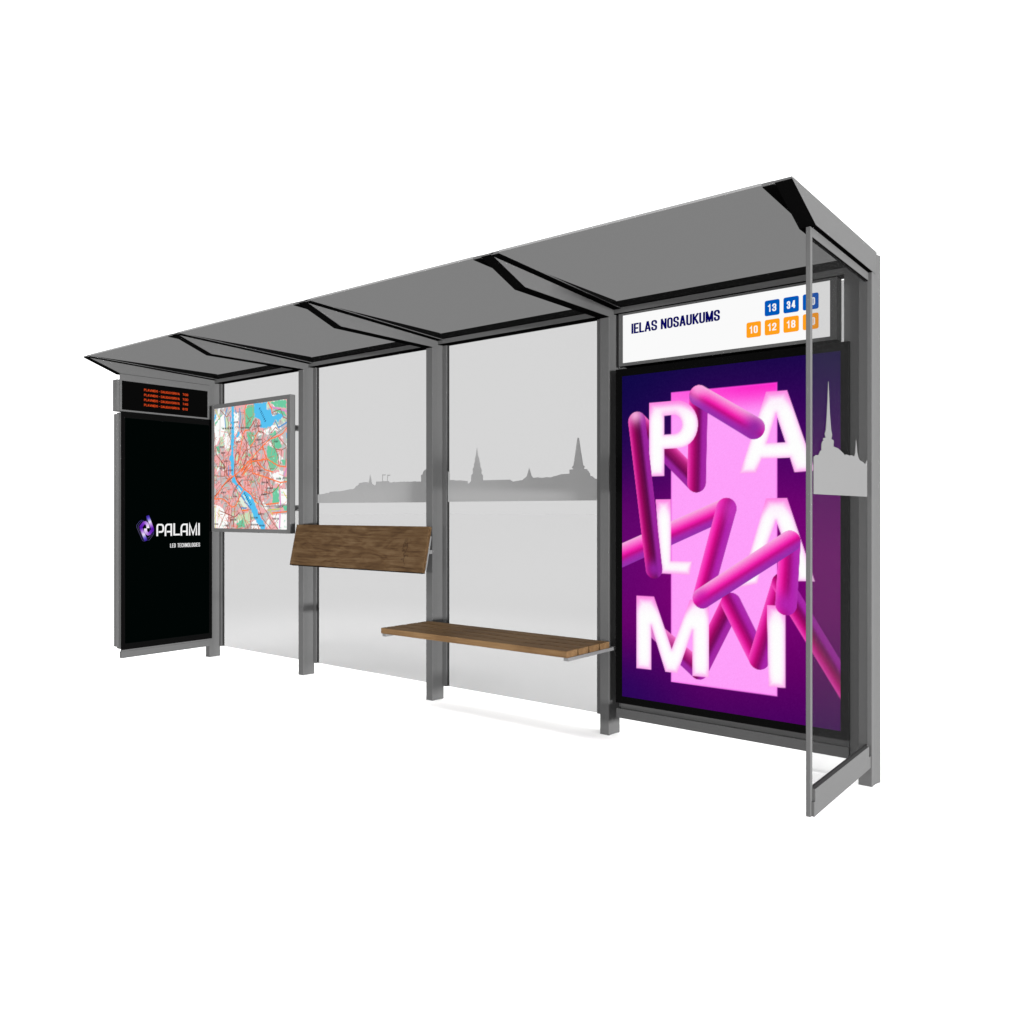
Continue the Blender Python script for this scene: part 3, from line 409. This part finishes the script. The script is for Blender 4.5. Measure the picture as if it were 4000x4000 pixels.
def citymap(X, Y):
    R = D['map_rect']; u0, u1, v0, v1 = R[0][0], R[1][0], R[2][1], R[0][1]
    rng = np.random.default_rng(11)
    n = 800; sx, sy = rng.uniform(u0, u1, n), rng.uniform(v0, v1, n)
    fx, fy = (sx-u0)/(u1-u0), (sy-v0)/(v1-v0)
    centre = np.exp(-((fx-.42)/.42)**2-((fy-.42)/.36)**2)
    r = rng.random(n)
    kind = np.where(r < .25+.5*centre, 0, np.where(r < .78+.2*centre, 1, np.where(r < .92, 2, 3)))
    pal = np.array([(238,178,180),(194,192,193),(246,246,243),(203,226,194)], float)
    near = np.full(X.shape, 9.); who = np.zeros(X.shape, int)
    wx, wy = X+.01*np.sin(Y*70), Y+.01*np.sin(X*60)
    for i in range(n):
        d = (wx-sx[i])**2+(wy-sy[i])**2; m = d < near; near[m] = d[m]; who[m] = i
    img = pal[kind[who]]
    wob = .006*(np.sin(X*150+np.sin(Y*90)*2)+np.sin(Y*170+X*40))*.5
    def polys(k, col):
        for p in D['map_poly'][k]: over(img, col, sm(.002, -.002, poly_sd(X, Y, p)+wob))
    polys('white', (253,253,252)); polys('lite', (203,226,190)); polys('green', (112,203,163))
    for _ in range(170):
        cx, cy, rr = rng.uniform(u0, u1), rng.uniform(v0, v1), rng.uniform(.004, .014)
        over(img, (150,215,180) if rng.random() < .6 else (253,253,252), .7*sm(rr, rr*.6, np.hypot(X-cx, (Y-cy)*.8)+wob))
    def lines(k, col, w, a=1.0):
        for p in D['map_line'][k]: over(img, col, a*sm(w/2+.0015, w/2-.0015, line_d(X, Y, p)))
    for _ in range(760):                                  # side streets
        cx, cy = u0+(u1-u0)*np.clip(rng.normal(.42,.24),0,1), v0+(v1-v0)*np.clip(rng.normal(.42,.25),0,1)
        an = rng.choice([.75, 2.3, 1.5, 0.1])+rng.normal(0, .18); L = rng.uniform(.015, .055)
        d, _ = seg_d(X, Y, (cx-L*math.cos(an), cy-L*math.sin(an)), (cx+L*math.cos(an), cy+L*math.sin(an)))
        over(img, (240,122,98) if rng.random() < .55 else (150,84,68), .78*sm(.0031, .0012, d))
    polys('water', (88,194,242)); lines('channel', (84,152,214), .012); polys('island', (226,238,222))
    lines('magenta', (224,146,204), .014); lines('yellow', (206,214,62), .007)
    lines('rail', (96,88,88), .0036); lines('brown', (158,76,50), .0062, .92)
    for p in D['map_line']['brown'][::2]: over(img, (112,38,18), .8*sm(.004, .002, line_d(X, Y, p))*(np.sin((X+Y)*160) > 0))
    lines('orange', (255,122,62), .0098)
    for (a, b) in D['map_words']:                          # place names, too small to read
        d, t = seg_d(X, Y, a, b); over(img, (66,54,54), .85*sm(.0085, .006, d)*(np.sin(t*40+a[0]*50) > -.45))
    for word, (a, b) in zip(('KISEZERS', 'DAUGAVA'), D['map_text']):
        a, b = np.array(a), np.array(b); L = np.hypot(*(b-a)); e = (b-a)/L; nrm = np.array((-e[1], e[0]))
        for s in text_strokes(word, 0, -.011, L, .022, .0036, .5):
            over(img, (16,60,110), sm(.0030, .0012, line_d(X, Y, [tuple(a+e*p+nrm*q) for p, q in s])))
    return img

# ------------------------------------------------------------------ ground
GROUND = principled('white_floor', (GROUND_A,)*3, .9, 0)
bm = bmesh.new(); s = 400
bm.faces.new([bm.verts.new(p) for p in ((-s,-s,0),(s,-s,0),(s,s,0),(-s,s,0))])
g = obj('ground', bm, GROUND, None); g['kind'] = 'structure'

# ------------------------------------------------------------------ the shelter
PX = [-6.712, -5.372, -3.952, -2.534, -1.084]        # street-side right edge of each post
YF, YB = 4.108, 4.207
sh = thing('bus_shelter', (-3.9, 4.15, 0), 'grey metal bus shelter with tinted glass roof, five posts and clear glass back walls', 'bus shelter')

def zroof(y): return 2.5365-.0455*(y-3.04)/1.117      # the roof sheets fall gently to the back

for i, p in enumerate(PX):
    half = [(p-.002,YF),(p,YF+.002),(p,4.145),(p+.0012,4.158),(p+.0034,4.172),(p+.0068,4.187),(p+.0125,YB)]
    c = p-.031
    prof = [(2*c-x, y) for x, y in half[::-1]] + half
    post = obj('post', prism(prof, lambda u, v, d: (u, v, d), 0.0, 2.531), METAL, sh)
    # beam: flat on top, underside rising to a thin tip over the street
    prof = [(3.038,2.5365),(3.038,2.5445),(4.182,2.5445),(4.182,2.436),(3.304,2.436)]
    beam = obj('roof_beam', prism(prof, end, p-.064, p+.002), METAL, sh)
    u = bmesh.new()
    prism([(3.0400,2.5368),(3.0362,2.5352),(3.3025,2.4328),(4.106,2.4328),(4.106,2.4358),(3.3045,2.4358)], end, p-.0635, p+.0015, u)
    obj('underside_shade', u, BLACK, beam)  # shade under the beam, laid on as a black strip
    for side in (-1, 1):
        if (i == 0 and side < 0) or (i == 4 and side > 0): continue
        x0, x1 = (p+.0025, p+.050) if side > 0 else (p-.112, p-.0645)
        y0, y1 = 3.036, 4.154
        obj('flange', prism([(y0,zroof(y0)-.0005),(y1,zroof(y1)-.0005),(y1,zroof(y1)-.0045),(y0,zroof(y0)-.0045)], end, x0, x1), METAL, beam)
        obj('flange_shade', prism([(y0+.002,zroof(y0)-.0048),(y1,zroof(y1)-.0048),(y1,zroof(y1)-.0072),(y0+.002,zroof(y0)-.0072)], end, x0+.0005, x1-.0005), BLACK, beam)  # shade below the flange, drawn as a thin black layer
    # glazing plates behind the post hold the back glass
    for x0, x1 in ((p-.139, p-.0755), (p+.0135, p+.047)):
        if (i == 0 and x0 < p-.1) or i == 4: continue
        obj('glazing_plate', box(x0, x1, 4.197, 4.228, .09, 2.455), METAL, sh)
obj('filler_plate', prism([(-1.1885,.095),(-1.1505,.095),(-1.1505,2.455),(-1.2175,2.455),(-1.2175,2.124),(-1.1885,2.124)], front, 4.126, 4.195), METAL, sh)
obj('post_gap_shade', box(-1.1502, -1.1475, 4.13, 4.19, .05, 2.455), BLACK, sh)  # black strip standing in for the dark gap beside the post

for i in range(4):
    a, b = PX[i]+.003, PX[i+1]-.065
    h = obj('header_rail', box(a-.002, b+.002, 4.157, 4.232, 2.4605, 2.533), METAL, sh)
    obj('underside_shade', box(a, b, 4.158, 4.231, 2.4575, 2.4603), BLACK, h)  # black strip painted in as the header's shaded underside
    y0, y1 = 3.036, 4.1555
    rg = obj('roof_glass', prism([(y0,zroof(y0)),(y1,zroof(y1)),(y1,zroof(y1)+.008),(y0,zroof(y0)+.008)], end, a, b), TINT, sh)
    obj('edge_trim', prism([(y0-.003,zroof(y0)-.001),(y0-.0003,zroof(y0)-.001),(y0-.0003,zroof(y0)+.009),(y0-.003,zroof(y0)+.009)], end, a+.05, b-.05), EDGE, rg)
    ga, gb = PX[i]+.0475, PX[i+1]-.1395
    yg = 4.207 if i < 3 else 4.246
    bg = obj('back_glass', box(ga, gb if i < 3 else -1.16, yg, yg+.01, .092, 2.456), CLEAR, sh)
    if i in (1, 2):
        pts = D['sky2'] if i == 1 else D['sky3']
        pts = [(min(max(x, ga+.001), gb-.001), z) for x, z in pts]
        obj('skyline_film', prism(pts, front, 4.2035, 4.2065), DECAL, bg)

# end screen on the street side of the right-hand post
X0, X1 = -1.1185, -1.1
obj('end_post', box(X0, X1, 3.293, 3.316, .09, 2.432), METAL, sh, .0015)
tr = obj('end_top_rail', box(X0, X1-.0005, 3.3165, 4.107, 2.396, 2.4325), METAL, sh)
obj('underside_shade', box(X0+.001, X1-.0015, 3.318, 4.106, 2.3935, 2.3958), BLACK, tr)  # shade beneath the top rail, put in as black
obj('end_bottom_rail', box(X0+.003, X1-.0002, 3.3165, 4.107, .0915, .1985), METAL, sh)
obj('end_cover_plate', prism([(3.305,.091),(4.1075,.091),(4.1075,.147),(4.078,.147),(4.078,.1985),(3.3165,.1985),(3.3165,.15),(3.305,.15)], end, X1, -1.089), METAL, sh)
eg = obj('end_glass', box(-1.1125, -1.1045, 3.3165, 4.106, .1995, 2.3933), ENDCLEAR, sh)
obj('skyline_film', prism([(min(max(y, 3.318), 4.105), z) for y, z in D['skyE']], end, -1.104, -1.1015), DECALE, eg)

# ------------------------------------------------------------------ big advertising screen in the last bay
ad = thing('advertising_screen', (-1.84, 4.15, .114), 'large lit portrait screen with white PALAMI letters and magenta tubes on purple', 'advertising screen')
U0, U1, V0, V1 = -2.484, -1.19, .2015, 2.1205
R = D['poster_rect']; u0, u1, v0, v1 = R[0][0], R[1][0], R[3][1], R[0][1]
obj('housing', box(U0+.004, U1-.004, 4.1335, 4.196, V0+.004, V1-.004), METAL, ad)
obj('screen_border', holed_frame(U0, U1, V0, V1, u0, u1, v0, v1, front, 4.101, 4.133), BEZEL, ad)
picture('screen_picture', u0-.001, u1+.001, v0-.001, v1+.001, 330, 500, front, 4.1035, poster, PAINTED, ad)
obj('plinth', box(U0, U1, 4.106, 4.196, .114, .168), METAL, ad, .0015)
obj('plinth_riser', box(U0+.02, U1-.003, 4.125, 4.195, .1685, .2012), METAL, ad)

# ------------------------------------------------------------------ stop-name sign above it
F = D['signframe']; P_ = D['signpanel']
f0, f1, g0, g1 = F[0][0], F[2][0], F[1][1], F[2][1]-.004
q0, q1, r0, r1 = P_[0][0], P_[2][0], P_[1][1], P_[0][1]
sg = thing('stop_name_sign', ((f0+f1)/2, 4.2, g0), 'wide white sign with navy stop name and blue and orange route tiles above the screen', 'sign')
obj('sign_frame', holed_frame(f0, f1, g0, g1, q0, q1, r0, r1, front, 4.172, 4.243), METAL, sg)
obj('underside_shade', box(f0+.002, f1-.002, 4.173, 4.242, g0-.003, g0-.0003), BLACK, sg)  # the sign's shaded underside, added as a black strip
obj('sign_panel', box(q0-.001, q1+.001, 4.177, 4.19, r0-.001, r1+.001), WHITEP, sg)
a, b, c = D['ielas']
for word, x0, x1 in (('IELAS', a[0], -2.2576), ('NOSAUKUMS', -2.2343, b[0])):
    lettering('name_word', word, x0, a[1]+.001, x1-x0, .059, .0092, front, 4.1768, 4.1758, NAVY, sg, .04, 1.34)
for k, (q, num) in enumerate(zip(D['tiles'], ('13','34','20','10','12','18','20'))):
    x0, x1, z0, z1 = q[0][0], q[1][0], q[0][1], q[2][1]
    r = .009; pts = []
    for cx, cz, s0 in ((x1-r,z1-r,0),(x0+r,z1-r,90),(x0+r,z0+r,180),(x1-r,z0+r,270)):
        pts += [(cx+r*math.cos(math.radians(s0+t)), cz+r*math.sin(math.radians(s0+t))) for t in (0,30,60,90)]
    tl = obj('route_tile', prism(pts, front, 4.1768, 4.1758), BLUE if k < 3 else ORANGE, sg)
    h = (z1-z0)*.48; w = (x1-x0)*.56
    lettering('route_number', num, (x0+x1)/2-w/2, (z0+z1)/2-h/2, w, h, .0058, front, 4.1756, 4.175, WHITET, tl, .14, 1.28)

# ------------------------------------------------------------------ dark information screen closing the far end
XI = -6.699
inf = thing('information_screen', (-6.72, 3.7, .1), 'tall black screen with purple emblem and white PALAMI LED TECHNOLOGIES lettering at the far end', 'information screen')
Y0, Y1, Z0, Z1 = 3.308, 4.1255, .168, 2.1245
obj('housing', box(-6.79, -6.7125, Y0+.004, 4.1065, Z0+.004, Z1-.004), METAL, inf, .0015)
obj('side_trim', box(-6.80, -6.752, 3.292, 3.3115, .19, 2.108), METAL, inf, .0015)
obj('screen_border', holed_frame(Y0, Y1, Z0, Z1, Y0+.028, Y1-.028, Z0+.05, Z1-.05, end, -6.7122, XI), BEZEL, inf)
obj('screen', box(-6.7115, XI-.002, Y0+.027, Y1-.027, Z0+.049, Z1-.049), DARKI, inf)
obj('bottom_rail', box(-6.735, -6.7005, Y0, 4.1065, .1, .1535), METAL, inf, .001)
obj('riser', box(-6.73, -6.704, Y0+.004, 4.106, .154, .1678), METAL, inf)
bm = bmesh.new()
for k, s in enumerate(D['logo']['letters']): ribbon(bm, s, .0142, end, XI-.001, XI+.0004+.00004*k)
obj('lettering', bm, LEDW, inf)
a, b, c = D['logo']['sub']
lettering('small_lettering', 'LED TECHNOLOGIES', a[0], a[1], b[0]-a[0], c[1]-a[1], .0034, end, XI-.001, XI+.0004, LEDW, inf, .1, 1.2)
def emblem_mesh():
    bm = bmesh.new(); lay = bm.verts.layers.float_color.new('picture')
    def strip(p, w, cols, d):
        q = [np.array(p[0])]
        for a, b in zip(p[:-1], p[1:]):
            a, b = np.array(a), np.array(b); n = max(1, int(np.hypot(*(b-a))/.008))
            q += [a+(b-a)*(t+1)/n for t in range(n)]
        L = [0]
        for a, b in zip(q[:-1], q[1:]): L.append(L[-1]+np.hypot(*(b-a)))
        A, B, _ = outline(q, w)
        V = []
        for a, b, l in zip(A, B, L):
            c = ramp(cols, np.array([l/L[-1]]))[0]; c = srgb(c)
            row = [bm.verts.new(end(*a, d)), bm.verts.new(end(*b, d))]
            for v in row: v[lay] = (*c, 1)
            V.append(row)
        for i in range(len(V)-1): bm.faces.new((V[i][0], V[i][1], V[i+1][1], V[i+1][0]))
    for k, p in enumerate(D['logo']['lines']): strip(p, .0022, [(0,(70,66,150)),(.5,(110,100,140)),(1,(80,70,130))], XI+.0002+.0001*k)
    cols = [(0,(250,245,255)),(.12,(215,185,240)),(.32,(120,50,190)),(.5,(84,20,165)),(.62,(170,120,215)),(.76,(235,228,250)),(.9,(96,80,200)),(1,(50,28,140))]
    strip(D['logo']['hook1'], .0255, cols, XI+.001); strip(D['logo']['hook2'], .0255, cols, XI+.0012)
    return bm
obj('emblem', emblem_mesh(), PAINTED, inf)

# ------------------------------------------------------------------ departure board above it
dep = thing('departure_board', (-6.74, 3.7, 2.126), 'small black departure board with four orange LED lines under the roof at the far end', 'departure board')
obj('board_frame', holed_frame(3.296, 4.1055, 2.1275, 2.4325, 3.3115, 4.084, 2.1405, 2.379, end, -6.7125, -6.7035), METAL, dep)
obj('housing', box(-6.785, -6.7128, 3.276, 4.1055, 2.1275, 2.386), METAL, dep, .0015)
obj('display', box(-6.7124, -6.706, 3.3105, 4.085, 2.1395, 2.38), DARKS, dep)
for z, tm in zip((2.3145, 2.272, 2.231, 2.188), ('7:09', '7:30', '7:45', '8:10')):
    for nm, txt, y0, y1 in (('destination', 'PLAVNIEKI - DAUGAVGRIVA', 3.5006, 3.8176), ('departure_time', tm, 3.8466, 3.8975 if tm != '8:10' else 3.893)):
        lettering(nm, txt, y0, z, y1-y0, .0195, .0026, end, -6.7062, -6.7055, LEDO, dep, .14, 1.0)

# ------------------------------------------------------------------ city map in its case
mc = thing('map_case', (-6.068, 4.11, 1.126), 'framed colourful city map hung in front of the glass beside the far post', 'map case')
R = D['map_rect']; u0, u1, v0, v1 = R[0][0], R[1][0], R[2][1], R[0][1]
obj('case_frame', holed_frame(-6.632, -5.5035, 1.126, 2.246, u0, u1, v0, v1, front, 4.08, 4.13), METAL2, mc, .001)
obj('case_back', box(u0-.002, u1+.002, 4.088, 4.128, v0-.002, v1+.002), METAL2, mc)
picture('map_sheet', u0-.001, u1+.001, v0-.001, v1+.001, 340, 340, front, 4.084, citymap, MAPM, mc)
for x in (-6.55, -5.556):
    for z in (1.332, 1.985): obj('standoff', cylinder_y(x, z, 4.1305, 4.206, .0245), STEEL, mc)

# ------------------------------------------------------------------ leaning board and bench
lb = thing('leaning_board', (-4.65, 4.06, .88), 'single wide brown wooden board tilted forward above and left of the slatted bench', 'backrest')
prof = [(4.0495,1.2015),(3.9815,.8895),(4.0085,.8825),(4.0765,1.1945)]
obj('board', prism(prof, end, -5.377, -3.9275), WOODB, lb, .0012)
obj('underside_shade', prism([(3.9825,.8886),(3.983,.8862),(4.0075,.8798),(4.0078,.8823)], end, -5.3765, -3.928), BLACK, lb)  # shade along the board's lower edge, painted as a black strip
for p in (PX[1], PX[2]):
    x0, x1 = p+.003, p+.026
    br = bmesh.new()
    prism([(4.0625,1.135),(4.0125,.905),(4.0235,.903),(4.0735,1.132)], end, x0, x1, br)
    obj('bracket_plate', br, BRIGHT, lb)
    obj('bracket_arm', box(p-.03, p-.002, 4.047, 4.1075, 1.012, 1.038), BRIGHT, lb)

bn = thing('bench', (-3.23, 3.85, .5), 'brown bench seat of four long wooden slats fixed between two shelter posts', 'bench')
for k, (y0, y1) in enumerate(((3.634,3.736),(3.748,3.844),(3.857,3.952),(3.966,4.065))):
    obj('slat', box(-3.954, -2.5045, y0, y1, .5185, .5545), WOODS, bn, .002)
for p in (PX[2], PX[3]):
    obj('bracket', box(p+.003, p+.033, 3.642, 4.126, .5, .5182), BRIGHT, bn)

# ------------------------------------------------------------------ light, sky, camera
w = bpy.data.worlds.new('World'); S.world = w; w.use_nodes = True
bgn = w.node_tree.nodes['Background']; bgn.inputs['Color'].default_value = (1, 1, 1, 1); bgn.inputs['Strength'].default_value = WORLD
# white studio dome, brighter overhead on the street side (a soft front light)
nt = w.node_tree; tc = nt.nodes.new('ShaderNodeTexCoord'); dot = nt.nodes.new('ShaderNodeVectorMath'); dot.operation = 'DOT_PRODUCT'
_d = Vector(LOBE_DIR).normalized(); dot.inputs[1].default_value = _d
mr = nt.nodes.new('ShaderNodeMapRange'); mr.interpolation_type = 'SMOOTHSTEP'
for k, v in zip(('From Min', 'From Max', 'To Min', 'To Max'), (.25, .95, WORLD, WORLD*LOBE)): mr.inputs[k].default_value = v
nt.links.new(tc.outputs['Generated'], dot.inputs[0]); nt.links.new(dot.outputs['Value'], mr.inputs['Value'])
nt.links.new(mr.outputs['Result'], bgn.inputs['Strength'])

def lamp(name, target, az, el, dist, size, power):
    l = bpy.data.lights.new(name, 'AREA'); l.energy = power
    if isinstance(size, tuple): l.shape = 'RECTANGLE'; l.size, l.size_y = size
    else: l.shape = 'SQUARE'; l.size = size
    o = bpy.data.objects.new(name, l); COL.objects.link(o)
    d = Vector((math.cos(el)*math.cos(az), math.cos(el)*math.sin(az), math.sin(el)))
    o.location = Vector(target)+d*dist; o.rotation_euler = d.to_track_quat('Z', 'Y').to_euler()
    return o
rad = math.radians
lamp('key_lamp', (-3.9, 3.8, KEY_Z), rad(KEY_AZ), 0, 35, (9, .7), KEY_L*math.pi**2*35**2)
lamp('fill_lamp', (-3.9, 3.8, .5), rad(-88), 0, 30, (12, .7), FILL_L*math.pi**2*900)  # unseen low light added to lift the street-facing metal
# unseen strip added above the street side to brighten the bench top
lamp('bench_fill_lamp', (-3.6, 3.9, .3), rad(-90), rad(57), 5.6, (8, .8), STRIP_P).data.spread = rad(52)
# unseen strip added behind the shelter to brighten the floor behind the glass
lamp('floor_fill_lamp', (-3.9, 5.3, 0), rad(90), rad(74), 8.3, (9, .8), BACK_P).data.spread = rad(50)
if TOP_L: lamp('overhead_lamp', (-3.5, 3.0, 0), rad(TOP_AZ), rad(TOP_EL), 30, 12, TOP_L*math.pi**2*900)

cam = bpy.data.cameras.new('camera'); co = bpy.data.objects.new('camera', cam); COL.objects.link(co)
cam.sensor_width = 36; cam.lens = 28.9763; cam.clip_start = .05; cam.clip_end = 2000
co.location = (0, 0, 1.3); co.rotation_euler = (rad(90), 0, rad(38.3802))
S.camera = co
S.render.resolution_x = S.render.resolution_y = 1024
S.view_settings.view_transform = 'Standard'; S.view_settings.look = 'None'
S.view_settings.exposure = 0; S.view_settings.gamma = 1; S.view_settings.use_curve_mapping = False
S.cycles.max_bounces = 12; S.cycles.transparent_max_bounces = 32
S.cycles.use_denoising = True
